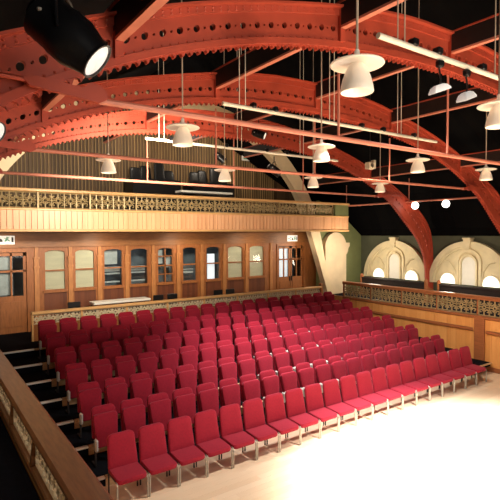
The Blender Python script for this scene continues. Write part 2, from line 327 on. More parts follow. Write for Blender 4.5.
def arch_strip(mb, x0, x1, z0, zs, rise, wd, y0, y1, n=12):   # frame that follows an arched opening, inside it
    A = arch_outline(x0, x1, z0, zs, rise, n); B = arch_outline(x0 + wd, x1 - wd, z0 + wd, zs, rise - wd*0.6, n)
    A += [A[0]]; B += [B[0]]
    mb.rings([[(a[0], y0, a[1]), (b[0], y0, b[1]), (b[0], y1, b[1]), (a[0], y1, a[1])] for a, b in zip(A, B)], False, False)
wl = ['with an ivory blind, leftmost of the row', 'with an ivory blind, second from the left door', 'showing pale horizontal slats, third from the left door', 'showing shelves in a dim room, fourth from the left door',
      'divided into small panes by wooden bars', 'showing a dim blue grey room right of the small paned window', 'with a bright daylit strip in the middle', 'with an ivory blind, right of the bright window', 'with an ivory blind, nearest the right hand door']
for i, (x0, x1, kind) in enumerate(WIN):
    t = thing('window_%d' % (i + 1), 'arched oak window ' + wl[i], 'window', ((x0 + x1)/2, YF, ZS), None, 0, 'structure')
    r = (x1 - x0)/2; f = MB()
    arch_strip(f, -r, r, 0, ZT - ZS - 0.11, 0.11, 0.045, 0.01, 0.10)
    f.box(-r + .04, r - .04, 0.02, 0.09, 0.62, 0.665)
    f.box(-r - 0.03, r + 0.03, -0.05, 0.06, -0.05, 0.02)
    if kind == 'mullion':
        f.box(-0.02, 0.02, 0.02, 0.09, 0.04, 1.25)
        for z in (0.33, 0.98): f.box(-r + .04, r - .04, 0.02, 0.09, z - .016, z + .016)
    f.build('window_frame', 'oak' if kind != 'bright' else 'oak', t)
    ol = arch_outline(-r + .03, r - .03, 0.03, ZT - ZS - 0.11, 0.09)
    MB().prism(ol, 0.055, 0.063).build('window_pane', 'glass', t)
    if kind == 'blind': MB().prism(ol, 0.085, 0.10).build('blind', 'blind', t)
    elif kind == 'shelf':
        b = MB()
        for z, h in ((0.12, .05), (0.40, .05), (0.50, .16)) if i != 5 else ((0.30, .07), (0.42, .04)): b.box(-r + .02, r - .02, 0.30, 0.36, z, z + h)
        b.build('slat', 'room_pale', t)
        if i == 2: MB().box(-r + .12, r - .1, 0.32, 0.36, 0.75, 1.22).build('blind', 'room_pale', t)
    elif kind == 'bright':
        MB().box(-0.14, 0.17, 0.20, 0.24, 0.03, 1.0).build('lit_pane', 'room_white', t)
    elif kind == 'mullion':
        MB().box(-r + .05, -0.02, 0.22, 0.26, 0.7, 1.2).box(0.05, r - .04, 0.22, 0.26, 0.55, 0.95).build('blind', 'room_pale', t)
# dim rooms behind the windows
struct('wall_behind', MB().box(WL, 14.45, 17.0, 17.1, 1.2, 4.25), 'room_grey', 'dim blue grey wall of the rooms behind the windows', 'wall')
for x in (6.0, 11.5): light('back_room_light', 'POINT', (x, 16.4, 3.8), 9, (0.85, 0.93, 1.0), shadow_soft_size=0.2)

def double_door(n, x0, x1, label, rows, loc_y=YF, lit=None):
    t = thing('door_%d' % n, label, 'door', (x0, loc_y, 1.2), None, 0, 'structure')
    W = x1 - x0; H = 2.44
    f = MB().box(0, 0.07, -0.04, 0.12, 0, H).box(W - 0.07, W, -0.04, 0.12, 0, H).box(0, W, -0.04, 0.12, H, H + 0.08)
    f.build('door_frame', 'oak', t)
    mid = W/2
    for (a, b) in ((0.08, mid - 0.01), (mid + 0.01, W - 0.08)):
        lf = MB(); zb = 1.12
        lf.box(a, b, 0.02, 0.08, 0, zb)
        lf.box(a, a + .08, 0.02, 0.08, zb, H - .02).box(b - .08, b, 0.02, 0.08, zb, H - .02).box(a, b, 0.02, 0.08, H - .11, H - .02)
        lf.box(a, b, 0.02, 0.08, 1.84, 1.90); m = (a + b)/2; lf.box(m - .025, m + .025, 0.02, 0.08, zb, H - .02)
        lf.box(a + .1, b - .1, 0.0, 0.03, 0.2, 0.95)
        leaf = lf.build('door_leaf', 'oak', t)
        MB().box(a + .06, b - .06, 0.045, 0.053, zb - .02, H - .08).build('door_pane', 'glass', leaf)
        hx = b - .045 if a < mid - .02 and b < mid + .02 else a + .045
        MB().box(hx - .012, hx + .012, -0.03, 0.02, 0.95, 1.15).build('door_handle', 'dark_steel', leaf)
    if lit:
        for (a, b, c, d) in lit: MB().box(a, b, 0.16, 0.19, c, d).build('blind', 'room_white' if n == 2 else 'room_pale', t)
double_door(1, *DL, 'glazed double oak door at the left end of the gallery wall', 2, lit=[(0.98, 1.38, 1.15, 1.8), (0.98, 1.38, 1.92, 2.3)])
double_door(2, *DR, 'glazed double oak door at the right end of the gallery wall', 2, lit=[(0.12, 0.72, 1.12, 2.36)])

# ---- lunettes of the right wall
def lunette(n, yc, label):
    t = thing('window_%d' % n, label, 'window', (WR, yc, 2.2), None, 0, 'structure')
    R = 1.66
    T = Matrix.Rotation(-PI/2, 4, 'Z')      # local x -> -y(world) ; prism y -> +x
    def half(r, z0=0.0, n=28, rx=1.0): return [(r*rx*math.cos(PI*k/n), z0 + r*math.sin(PI*k/n)) for k in range(n + 1)]
    f = MB()
    A, B, C2 = half(R), half(R - 0.20), half(R - 0.28)
    f.rings([[(a[0], -0.16, a[1]), (b[0], -0.16, b[1]), (b[0], 0, b[1]), (a[0], 0, a[1])] for a, b in zip(A, B)], mt=T)
    f.rings([[(a[0], -0.10, a[1]), (b[0], -0.10, b[1]), (b[0], 0, b[1]), (a[0], 0, a[1])] for a, b in zip(B, C2)], mt=T)
    f.build('window_frame', 'stone', t)
    MB().prism([(-0.10, R - 0.28), (0.10, R - 0.28), (0.15, R + 0.08), (-0.15, R + 0.08)], -0.22, 0, T).box(-0.17, 0.17, -0.25, 0, R + 0.08, R + 0.13, T).build('keystone', 'stone', t)
    MB().prism(half(R - 0.27), -0.03, 0, T).build('back_panel', 'stone', t)
    tr = MB()
    def ring_arch(x0, x1, zs, wd, d):
        a = arch_outline(x0, x1, 0, zs); b = arch_outline(x0 + wd, x1 - wd, 0, zs)
        tr.rings([[(p[0], -d, p[1]), (q[0], -d, q[1]), (q[0], -0.02, q[1]), (p[0], -0.02, p[1])] for p, q in zip(a, b)], mt=T)
    ring_arch(-0.50, 0.50, 0.86, 0.10, 0.10); ring_arch(-0.36, 0.36, 0.80, 0.07, 0.13)
    for s in (-1, 1):
        c = s*0.86; ring_arch(c - 0.37, c + 0.37, 0.08, 0.05, 0.08)
        tr.tube([T @ Vector((s*0.50, -0.07, 0)), T @ Vector((s*0.56, -0.07, 0.55)), T @ Vector((s*0.78, -0.07, 0.85)), T @ Vector((s*1.05, -0.07, 0.92))], 0.03)
    tr.build('tracery', 'stone', t)
    MB().prism(arch_outline(-0.28, 0.28, 0, 0.78), -0.05, -0.02, T).build('central_light', 'white', t)
    for s in (-1, 1): MB().prism(arch_outline(s*0.86 - 0.32, s*0.86 + 0.32, 0, 0.08), -0.05, -0.02, T).build('side_light', 'window_light', t)
lunette(10, 13.37, 'cream half round window beside the olive end wall')
lunette(11, 9.97, 'cream half round window at the right edge of the photo')
lunette(12, 6.57, 'cream half round window nearest the stage end, right wall')

# ---- side gallery floors and fronts
struct('trim_8', MB().box(PR + 0.12, WR, -9, 15.3, 1.38, 1.5), 'void', 'dark floor of the right side gallery', 'floor')
struct('trim_9', MB().box(WL, PL - 0.16, -9, 15.3, 1.38, 1.5), 'void', 'dark floor of the left side gallery', 'floor')
def front_boards(x0, x1, y_step=0.16, y0=-9.0, y1=14.3, z0=0.0, z1=1.62):
    b = MB(); y = y0
    while y < y1 - 0.01:
        b.box(x0, x1, y + 0.006, min(y + y_step - 0.006, y1), z0, z1); y += y_step
    b.box(min(x0, x1) + 0.01, max(x0, x1) + 0.02, y0, y1, z0, z1); return b
struct('wall_side', front_boards(PR, PR + 0.1), 'pine_y', 'honey pine boarded front of the right side gallery', 'wall')
struct('trim_10', MB().box(PL - 0.12, PL, -9, 14.3, 0, 1.55), 'pine_y', 'boarded front of the left side gallery', 'wall')
dd = MB()
dd.box(PR - 0.06, PR, 8.05, 13.9, 1.15, 1.25, bev=.015).box(PR - 0.06, PR, -9, 7.65, 1.12, 1.22, bev=.015).box(PR - 0.05, PR, 7.68, 8.0, 0, 1.6).box(PR - 0.03, PR, -9, 14, 0, 0.14)
struct('trim_11', dd, 'rail_red', 'reddish dado rail along the right gallery front', 'trim')

# ================================================================== BALUSTRADES
def spiral(cx, cz, r0, r1, a0, a1, n=9):
    return [(cx + (r0 + (r1-r0)*k/n)*math.cos(a0 + (a1-a0)*k/n), cz + (r0 + (r1-r0)*k/n)*math.sin(a0 + (a1-a0)*k/n)) for k in range(n+1)]
def iron_panel(length, h, units, rad=0.011, seg=4):
    """scrollwork between two rails, in local (x, z), y = 0"""
    mb = MB(); u = length/units
    put = lambda pts, closed=False: mb.tube([(x, 0, z) for x, z in pts], rad, seg, closed)
    for k in range(units):
        c = (k + .5)*u; zc = h/2; R = min(h*.27, u*.25)
        put([(c + R*.62*math.cos(2*PI*j/10), zc + R*.62*math.sin(2*PI*j/10)) for j in range(10)], True)
        put([(k*u, 0), (k*u, h)])
        for s in (-1, 1):
            put(spiral(c + s*u*.30, h*.74, R*.2, R*.85, PI*(1 if s > 0 else 0) + s*5.2, PI*(1 if s > 0 else 0)))
            put(spiral(c + s*u*.30, h*.26, R*.2, R*.85, PI*(1 if s > 0 else 0) - s*5.2, PI*(1 if s > 0 else 0)))
            put([(c + s*u*.5, h*.5), (c + s*u*.32, h*.52), (c + s*R*.62, zc)])
        put([(c, zc + R*.62), (c, h)]); put([(c, 0), (c, zc - R*.62)])
    put([(0, h*.02), (length, h*.02)]); put([(0, h*.98), (length, h*.98)])
    return mb

# back gallery front
GY = 14.4; GX0, GX1 = -0.1, 15.3
g = thing('balcony_parapet', 'pale pine front of the back gallery with scrolled iron railing', 'balcony', (0, GY, 4.25))
b = MB(); x = GX0
while x < GX1 - 0.01:
    b.box(x + 0.010, min(x + 0.145, GX1), 0.0, 0.05, 0.06, 0.60); x += 0.155
b.box(GX0, GX1, 0.03, 0.09, 0.02, 0.62); b.box(GX1 - 0.09, GX1, 0.09, 0.65, 0.02, 0.62)
b.build('boarded_panel', 'pine', g)
MB().box(GX0, GX1 + .02, -0.04, 0.09, 0.0, 0.07, bev=.012).box(GX0, GX1 + .02, -0.025, 0.1, 0.60, 0.66, bev=.012).build('moulding', 'pine_trim', g)
MB().box(GX0, GX1 + .04, -0.06, 0.12, 1.12, 1.21, bev=.02).build('handrail', 'pine_trim', g)
PLEN = 1.44
first = None
for k in range(10):
    xk = GX0 + 0.12 + k*PLEN
    if first is None: first = iron_panel(PLEN - .06, 0.44, 4, 0.019).build('iron_panel', 'scroll', g); first.location = (xk, 0.03, 0.67)
    else: part('iron_panel', first, g, (xk, 0.03, 0.67))
pst = MB().box(-.012, .012, 0.0, 0.05, 0.66, 1.13).build('post', 'scroll', g); pst.location = (GX0 + .09, 0, 0)
for k in range(1, 11): part('post', pst, g, (GX0 + .09 + k*PLEN, 0, 0))
MB().box(14.52, GX1, 0.0, 0.08, 0.66, 1.13).box(GX1 - .08, GX1, 0.08, 0.6, 0.66, 1.13).build('end_panel', 'olive', g)
struct('trim_12', MB().box(1.6, 13.55, 14.5, 18.4, 4.25, 4.34).box(GX0, GX1 - .1, 14.5, 14.98, 4.25, 4.34), 'oak_head', 'timber floor of the back gallery', 'floor')

# rail behind the last row of seats
r = thing('seating_rail', 'low pine rail with cream scrollwork behind the last row of chairs', 'railing', (2.62, 14.30, 1.2))
RL = 13.62 - 2.62
MB().box(0, RL, -0.07, 0.09, 0.74, 0.82, bev=.015).build('handrail', 'pine_trim', r)
MB().box(0, RL, -0.02, 0.04, 0.0, 0.46).build('lower_board', 'oak', r)
n = 8; pl = RL/n; first = None
for k in range(n):
    if first is None: first = iron_panel(pl - .05, 0.26, 6, 0.016).build('iron_panel', 'scroll_cream', r); first.location = (.025, 0.0, 0.47)
    else: part('iron_panel', first, r, (k*pl + .025, 0.0, 0.47))
p0 = MB().box(-.025, .025, -0.03, 0.03, 0.0, 0.76).build('post', 'pine_trim', r); p0.location = (0.03, 0, 0)
for k in range(1, n): part('post', p0, r, (k*pl, 0, 0))
MB().box(RL - .08, RL + .06, -.06, .08, 0, 0.94, bev=.02).build('newel_post', 'oak', r)

def side_rail(xf, sgn, label, m_hand, m_iron, z_hand, wood, y0, y1):
    """sgn = +1: nave lies towards +x (left gallery)"""
    t = thing('gallery_rail', label, 'railing', (xf, 0, 1.5))
    a, b2 = (-0.25, 0.02) if sgn > 0 else (-0.06, 0.14)
    MB().box(a, b2, y0, y1, z_hand - 1.5 - .075, z_hand - 1.5, bev=.025).box(a + .03, b2 - .03, y0, y1, z_hand - 1.58 - .04, z_hand - 1.575).build('handrail', m_hand, t)
    MB().box(-.16 if sgn > 0 else -.04, .02 if sgn > 0 else .16, y0, y1, 0.05, 0.14, bev=.015).build('bottom_rail', wood, t)
    L = 1.4; y = y1; first = None; fp = None
    T = Matrix.Rotation(-PI/2, 4, 'Z')
    xi = -0.09 if sgn > 0 else 0.05
    while y - L > y0 - .01:
        if first is None:
            ip = iron_panel(L - .08, z_hand - 1.5 - .075 - .16, 4, 0.022)
            ip.v = [tuple(T @ Vector(v)) for v in ip.v]
            first = ip.build('iron_panel', m_iron, t); first.location = (xi, y - .04, 0.15)
            pb_ = MB().box(-.02, .02, -.02, .02, .12, z_hand - 1.58)
            if sgn > 0: pb_.prism([(-.02, 0.14), (-.07, 0.14), (-.02, .55)], -.02, .02)
            fp = pb_.build('post', wood, t); fp.location = (xi, y, 0)
        else:
            part('iron_panel', first, t, (xi, y - .04, 0.15)); part('post', fp, t, (xi, y, 0))
        y -= L
    return t
side_rail(PR, -1, 'reddish wooden handrail with bronze scrollwork along the right side gallery', 'rail_red', 'scroll_dark', 2.25, 'rail_red', -1.0, 13.55)
side_rail(PL, 1, 'broad brown handrail with cream scrollwork in the left foreground', 'rail_wood', 'scroll_cream', 2.25, 'rail_wood', 1.4, 12.6)

# ================================================================== SEATING
S, X0, Y0, PT, RS = 0.53, 2.7072, 7.572, 0.93, 0.1715
YR = 7.75 - 0.94 + 0.0
pw = ['lowest', 'second', 'third', 'fourth', 'fifth', 'highest']
for k in range(2, 8):
    yk = 7.74 + PT*(k-2); z = RS*(k-1)
    t = thing('seating_platform', 'black carpeted seating platform with pale front edge, %s step from the floor' % (pw[k-2]), 'platform', (PL + .01, yk, 0))
    Wd = PR - .07 - PL - .01
    MB().box(0, Wd, 0.02, PT, 0, z - .01).build('step_body', 'carpet', t)
    MB().box(1.36, Wd - .98, 0.0, 0.02, RS*(k-2), z - .045).build('riser_board', 'riser', t)
    MB().box(1.36, Wd, -0.02, 0.07, z - .04, z, bev=.008).build('nosing', 'nosing', t)
    MB().box(0, 1.35, -0.02, 0.06, z - .035, z + .004, bev=.008).build('aisle_edge', 'nosing_lit', t)
    MB().box(12.02, Wd - .01, -.28, .6, z + .02, z + .13).build('end_ledge', 'carpet', t)
    MB().box(12.0, Wd, -.33, -.28, z + .09, z + .135, bev=.01).build('ledge_edge', 'nosing', t)
yw = 7.74 + PT*6
t = thing('walkway_platform', 'black walkway behind the last row of chairs with a pale edge', 'platform', (PL + .01, yw, 0))
MB().box(0, PR - PL - .07, 0.02, 16.9 - yw, 0, 1.19).build('step_body', 'carpet', t)
MB().box(0, 1.35, -0.02, 0.06, 1.165, 1.204, bev=.008).build('aisle_edge', 'nosing_lit', t)
MB().box(1.36, PR - PL - .07, -0.02, 0.07, 1.16, 1.20, bev=.008).build('nosing', 'nosing', t)

def cushion(mb, outline, t, mt, puff=0.03):
    """closed outline in (x, z); soft slab of thickness t along y"""
    cx = sum(p[0] for p in outline)/len(outline); cz = sum(p[1] for p in outline)/len(outline)
    def sc(f): return [(cx + (x - cx)*f, cz + (z - cz)*f) for x, z in outline]
    R = []
    for f, y in ((0.55, -t/2 - puff*.35), (0.86, -t/2 - puff*.15), (0.96, -t/2 + .004), (1.0, -t/4), (1.0, t/4), (0.96, t/2 - .004), (0.86, t/2)):
        R.append([(x, y, z) for x, z in sc(f)])
    mb.rings(R, True, True, mt)
def round_outline(w0, w1, h, r, n=5):                  # bottom width w0, top width w1, height h
    P = []
    def corner(cx, cz, a0, rr):
        for k in range(n + 1):
            a = a0 + PI/2*k/n; P.append((cx + rr*math.cos(a), cz + rr*math.sin(a)))
    rb_ = 0.04
    corner(w1/2 - r, h - r, 0, r); corner(-w1/2 + r, h - r, PI/2, r); corner(-w0/2 + rb_, rb_, PI, rb_); corner(w0/2 - rb_, rb_, 3*PI/2, rb_)
    return P
def make_chair(folded):
    t = thing('auditorium_chair', '', 'chair')
    bm = MB(); tilt = Matrix.Translation((0, 0.155, 0.395)) @ Matrix.Rotation(-0.21, 4, 'X')
    cushion(bm, round_outline(0.455, 0.43, 0.545, 0.09) if folded else round_outline(0.49, 0.455, 0.545, 0.09), 0.065, tilt, .02)
    bm.build('backrest', 'cloth', t, True)
    sm = MB()
    if folded:
        cushion(sm, round_outline(0.36, 0.445, 0.575, 0.075), 0.085, Matrix.Translation((0, 0.045, 0.26)) @ Matrix.Rotation(-0.19, 4, 'X'), .02)
    else:
        cushion(sm, round_outline(0.49, 0.49, 0.47, 0.07), 0.085, Matrix.Translation((0, 0.19, 0.385)) @ Matrix.Rotation(PI/2 + 0.05, 4, 'X') @ Matrix.Rotation(0, 4, 'Y'))
    sm.build('seat', 'cloth', t, True)
    for s in (-1, 1):
        if folded:
            MB().box(s*.226 - .026, s*.226 + .026, -0.11, 0.0, 0.25, 0.47, bev=.02).build('side_bracket', 'bracket', t)
            MB().box(s*.235 - .014, s*.235 + .014, -0.07, -0.02, 0.0, 0.26).box(s*.235 - .014, s*.235 + .014, -0.08, 0.14, 0.0, 0.025).build('leg', 'dark_steel', t)
        else:
            MB().tube([(s*.247, -.262, 0), (s*.247, -.262, .30), (s*.246, -.25, .345), (s*.24, -.20, .357)], 0.0145, 8).build('leg', 'steel', t, True)
            MB().tube([(s*.24, .16, 0), (s*.24, .16, .357)], 0.0135, 8).build('leg', 'dark_steel', t, True)
            MB().tube([(s*.242, -.21, .357), (s*.24, .17, .357)], 0.012, 6).build('side_rail', 'dark_steel', t, True)
    fb = MB()
    for s in (-1, 1): fb.tube([(s*.16, .19, .36), (s*.16, .215, .44), (s*.16, .285, .75)], 0.012, 5)
    fb.tube([(-.24, .185, .36), (.24, .185, .36)], 0.014, 5)
    fb.build('back_frame', 'dark_steel', t, True)
    return t
proto_open, proto_fold = make_chair(False), make_chair(True)
used = set()
rown = ['front row', 'second row from the front', 'third row from the front', 'middle row of seven', 'third row from the back', 'second row from the back', 'back row']
for k in range(7):
    for i in range(20):
        loc = (X0 + S*i + 0.012*k + random.uniform(-.004, .004), Y0 - 0.27 + PT*k, RS*k + 0.001)
        pr = proto_open if k == 0 else proto_fold
        if id(pr) not in used: used.add(id(pr)); o = pr; o.location = loc
        else: o = copy_tree(pr, loc)
        o.rotation_euler.z = random.uniform(-.006, .006)
        pos = (ORD[i] + ' from left') if i < 10 else (ORD[19 - i] + ' from right')
        o['label'] = ('red chair with seat down on pale legs, %s, %s' if k == 0 else 'red chair with tipped up seat, %s, %s') % (pos, rown[k])
        o['group'] = 'red chairs in the ' + rown[k]

# ================================================================== ROOF STEELWORK
A_out = [(0, 7.56), (1.3, 7.51), (2.6, 7.32), (3.9, 7.03), (5, 6.72), (6, 6.34), (7, 5.90), (8, 5.36), (8.75, 4.85), (9.22, 4.3), (9.42, 3.65), (9.47, 2.8), (9.48, 1.5)]
A_in = [(0, 6.88), (1.3, 6.83), (2.6, 6.72), (3.9, 6.50), (5, 6.18), (6, 5.78), (6.9, 5.28), (7.75, 4.60), (8.4, 4.05), (8.85, 3.5), (9.08, 2.95), (9.16, 2.3), (9.18, 1.5)]
AO = crom(A_out, 16); AI = crom(A_in, 16)
AO = [(-x, z) for x, z in reversed(AO[1:])] + AO; AI = [(-x, z) for x, z in reversed(AI[1:])] + AI
cum = [0.0]
for k in range(1, len(AO)):
    a = ((AO[k][0] + AI[k][0])/2, (AO[k][1] + AI[k][1])/2); b = ((AO[k-1][0] + AI[k-1][0])/2, (AO[k-1][1] + AI[k-1][1])/2)
    cum.append(cum[-1] + math.hypot(a[0]-b[0], a[1]-b[1]))
TOT = cum[-1]
import bisect
def AP(s, t):
    s = min(max(s, 0), TOT); k = min(max(bisect.bisect_right(cum, s) - 1, 0), len(cum) - 2)
    f = (s - cum[k])/(cum[k+1] - cum[k])
    o = (AO[k][0] + (AO[k+1][0]-AO[k][0])*f, AO[k][1] + (AO[k+1][1]-AO[k][1])*f); i = (AI[k][0] + (AI[k+1][0]-AI[k][0])*f, AI[k][1] + (AI[k+1][1]-AI[k][1])*f)
    return (o[0] + (i[0]-o[0])*t, o[1] + (i[1]-o[1])*t)
def sx(x):                                             # arc length at which the outer edge is at x
    lo, hi = 0.0, TOT
    for _ in range(40):
        m_ = (lo + hi)/2
        if AP(m_, 0.5)[0] < x: lo = m_
        else: hi = m_
    return lo
NC = int(round(TOT/0.22)); CW = TOT/NC
def arch_web():
    mb = MB(); hy = 0.03
    for c in range(NC):
        for (s0, s1, r) in ((c*CW, c*CW + CW*.62, .047), (c*CW + CW*.62, (c+1)*CW, .017)):
            sc_, w2, h2 = (s0+s1)/2, (s1-s0)/2, 0.5
            t0, t1, tc = 0.0, 0.9, 0.46
            rect = []
            for q in range(12):
                a = 2*PI*q/12 + PI/4
                ux, uz = math.cos(a), math.sin(a); mxx = max(abs(ux), abs(uz)); rect.append((ux/mxx, uz/mxx))
            dep = math.hypot(AP(sc_, 0)[0]-AP(sc_, 1)[0], AP(sc_, 0)[1]-AP(sc_, 1)[1])
            rr = r*min(1, dep/0.6)
            outer, inner = [], []
            for q, (a, b) in enumerate(rect):
                tt = tc + (b*(t1 - tc) if b > 0 else b*(tc - t0)); outer.append(AP(sc_ + a*w2, tt))
                an = 2*PI*q/12 + PI/4; inner.append(AP(sc_ + rr*math.cos(an), tc + rr*math.sin(an)/dep))
            v = [(p[0], -hy, p[1]) for p in outer] + [(p[0], -hy, p[1]) for p in inner] + [(p[0], hy, p[1]) for p in inner] + [(p[0], hy, p[1]) for p in outer]
            fs = []
            for blk in range(3):
                for q in range(12): fs.append((blk*12 + q, blk*12 + (q+1) % 12, (blk+1)*12 + (q+1) % 12, (blk+1)*12 + q))
            mb.add(v, fs)
    return mb
def sweep(mb, t0, t1, y0, y1, n=150):
    R = []
    for k in range(n + 1):
        s = TOT*k/n; a = AP(s, t0); b = AP(s, t1)
        R.append([(a[0], y0, a[1]), (b[0], y0, b[1]), (b[0], y1, b[1]), (a[0], y1, a[1])])
    mb.rings(R)
def rivets(mb, t, y, sg, n):
    for k in range(n):
        p = AP(TOT*(k + .5)/n, t); q = 0.013
        mb.add([(p[0]-q, y, p[1]-q), (p[0]+q, y, p[1]-q), (p[0]+q, y, p[1]+q), (p[0]-q, y, p[1]+q), (p[0], y + sg*.014, p[1])], [(0, 1, 4), (1, 2, 4), (2, 3, 4), (3, 0, 4)])
tf = MB(); sweep(tf, 0.0, 0.17, -0.06, 0.06); sweep(tf, -0.03, 0.02, -0.14, 0.14)
for sg in (-1, 1):
    for tt in (0.055, 0.13): rivets(tf, tt, sg*.06, sg, NC*2)
bf = MB(); sweep(bf, 0.755, 0.90, -0.06, 0.06)
for sg in (-1, 1): rivets(bf, 0.715, sg*.03, sg, NC*2)
fr_ = MB()
for c in range(NC*2):
    w2 = TOT/(NC*2); s0 = c*w2
    prof = [(0.0, 1.0), (0.10, 0.985), (0.22, 0.935), (0.5, 0.905), (0.78, 0.935), (0.90, 0.985), (1.0, 1.0)]
    fr_.rings([[(AP(s0 + w2*f, .88)[0], y, AP(s0 + w2*f, .88)[1]) if a else (AP(s0 + w2*f, tt)[0], y, AP(s0 + w2*f, tt)[1]) for a, y in ((1, -.03), (0, -.03), (0, .03), (1, .03))] for f, tt in prof], False, False)
web_b = arch_web()
PURX = [-5.85, -2.65, 0.0, 2.65, 5.85]
def stiff(px):
    st = MB(); s = sx(px)
    R = []
    for tt in (0.0, 0.78):
        a, b = AP(s - .05, tt), AP(s + .05, tt)
        R.append([(a[0], -.085, a[1]), (b[0], -.085, b[1]), (b[0], .085, b[1]), (a[0], .085, a[1])])
    st.rings(R); return st
TZ = 5.52                                              # tie rod height
ties = MB().tube([(-6.14, 0, TZ), (6.14, 0, TZ)], 0.035, 8)
hang = [MB().tube([(x, 0, TZ), (x, 0, 6.9 - 0.035*x*x)], 0.018, 6) for x in (-2.65, 0, 2.65)]
def gus(s):
    m_ = MB().prism([(s*6.02, TZ - .03), (s*6.1, TZ - .075), (s*6.22, TZ - .06), (s*6.72, TZ - .01), (s*6.78, TZ + .05), (s*6.72, TZ + .09), (s*6.25, TZ + .05), (s*6.18, TZ + .11), (s*6.08, TZ + .09), (s*6.02, TZ + .03)], -.20, -.15)
    m_.tube([(s*6.7, -.175, TZ + .04), (s*7.4, -.175, TZ + .06), (s*7.45, -.02, TZ + .06)], .022, 6)
    m_.box(min(s*6.1, s*6.16), max(s*6.1, s*6.16), -.15, .05, TZ - .04, TZ + .04)
    return m_
AY = [4.85, 8.2, 11.6]
names = ['red riveted roof arch nearest the camera, crossing the top of the photo', 'red riveted roof arch, middle one of the three', 'red riveted roof arch in front of the back gallery, ending between the lunettes']
src = {}
for k, y in enumerate(AY):
    t = thing('roof_arch', names[k], 'roof arch', (CX, y, 0), 'red riveted roof arches')
    if k == 0:
        src = {'web': [web_b.build('web', 'iron', t)], 'top_flange': [tf.build('top_flange', 'iron', t)], 'bottom_flange': [bf.build('bottom_flange', 'iron', t)], 'scalloped_edge': [fr_.build('scalloped_edge', 'iron', t)],
               'stiffener': [stiff(px).build('stiffener', 'iron', t) for px in PURX], 'tie_rod': [ties.build('tie_rod', 'rod', t, True)], 'hanger_rod': [h.build('hanger_rod', 'rod', t, True) for h in hang], 'gusset': [gus(s).build('gusset', 'iron', t) for s in (-1, 1)]}
    else:
        for nm, l in src.items():
            for o in l: part(nm, o, t)
pl_ = ['outermost on the left', 'second from the left', 'along the middle of the roof', 'second from the right', 'outermost on the right']
for j, px in enumerate(PURX):
    p = AP(sx(px), 0.45)
    t = thing('roof_purlin', 'purlin with shade-dark web on a red steel flange, ' + pl_[j], 'roof beam', (CX + px, -2, p[1]), 'roof purlins')
    MB().box(-.045, .045, 0, 16.9, .015, .32).build('beam', 'timber_shade', t)  # purlin web, its shade put into a near black colour
    MB().box(-.045, .045, 0, 16.9, -.02, .015).build('bottom_flange', 'rod', t)
    MB().box(-.065, .065, 0, 16.9, .32, .345).build('top_flange', 'iron', t)

# ================================================================== PENDANTS
def make_pendant():
    t = thing('pendant_lamp', '', 'pendant lamp')
    MB().lathe([(0.0, .05), (.05, .05), (.055, .03), (.09, .022), (.20, .006), (.252, -.012), (.256, -.022), (.245, -.03), (.18, -.02), (.07, -.012), (.0, -.012)], 28).build('disc', 'shade', t, True)
    MB().lathe([(.055, -.012), (.075, -.03), (.105, -.08), (.132, -.15), (.150, -.22), (.158, -.275), (.152, -.285), (.143, -.272), (.12, -.15), (.07, -.05), (.0, -.03)], 28).build('bell_shade', 'shade', t, True)
    MB().lathe([(0, .12), (.018, .12), (.026, .10), (.026, .05), (0, .05)], 12).build('cap', 'shade', t, True)
    return t
pen = make_pendant()
PX = [3.36, 6.22, 9.12, 11.93]; PY = [3.17, 6.53, 9.9]
bay = ['in the row nearest the camera', 'in the middle row', 'in the far row near the gallery']
colw = ['leftmost', 'second from left', 'second from right', 'rightmost']
k = 0
for j, y in enumerate(PY):
    for i, x in enumerate(PX):
        if j == 0 and i > 1: continue
        z = 5.80 if j < 2 else 5.74
        if j == 0: x += (.12, -.14)[i]
        o = pen if k == 0 else copy_tree(pen, (x, y, z))
        o.location = (x, y, z); k += 1
        o['label'] = 'cream pendant lamp, %s, %s' % (bay[j], colw[i]); o['group'] = 'cream pendant lamps'
        MB().tube([(0, 0, .11), (0, 0, roofz(x) - z)], 0.009 if j else .012, 6).build('cable', 'cable', o)
        light('pendant_light', 'POINT', (x, y, z - .50), 5, (1.0, 0.80, 0.58), shadow_soft_size=0.12)

# ================================================================== LIGHTING BARS
BY = [(3.69, 6.44), (7.06, 6.42), (10.43, 6.38)]
bl = ['nearest the camera at upper right', 'in the middle of the roof', 'farthest, before the back gallery']
for j, (y, z) in enumerate(BY):
    t = thing('lighting_bar', 'long cream lighting bar hung on thin rods, ' + bl[j], 'lighting bar', (7.5, y, z), 'cream lighting bars')
    MB().tube([(-3.1, 0, 0), (3.1, 0, 0)], 0.035, 10).build('bar', 'bar', t, True)
    for x in (-2.75, -2.62, -0.55, -0.42, 1.6, 1.73):
        MB().tube([(x, 0, 0.02), (x, 0, roofz(7.5 + x) - z)], 0.009, 5).build('hanger_rod', 'bar' if j else 'cable', t)
    for x in (-2.45, -1.95, -0.9, 0.4, 1.1, 2.2):
        MB().box(x - .05, x + .05, -.06, .06, .01, .11, bev=.02).build('clamp', 'black', t)
def lantern_mesh(r, L, fat=1.0):
    return [(0, 0), (r*.8*fat, 0), (r*.98*fat, .02), (r*fat, L*.35), (r*1.05*fat, L*.4), (r*1.05*fat, L*.62), (r*(fat + 1)/2, L*.8), (r, L*.96), (r*1.04, L*.965), (r*1.04, L), (r*.93, L), (r*.92, L*.97)]
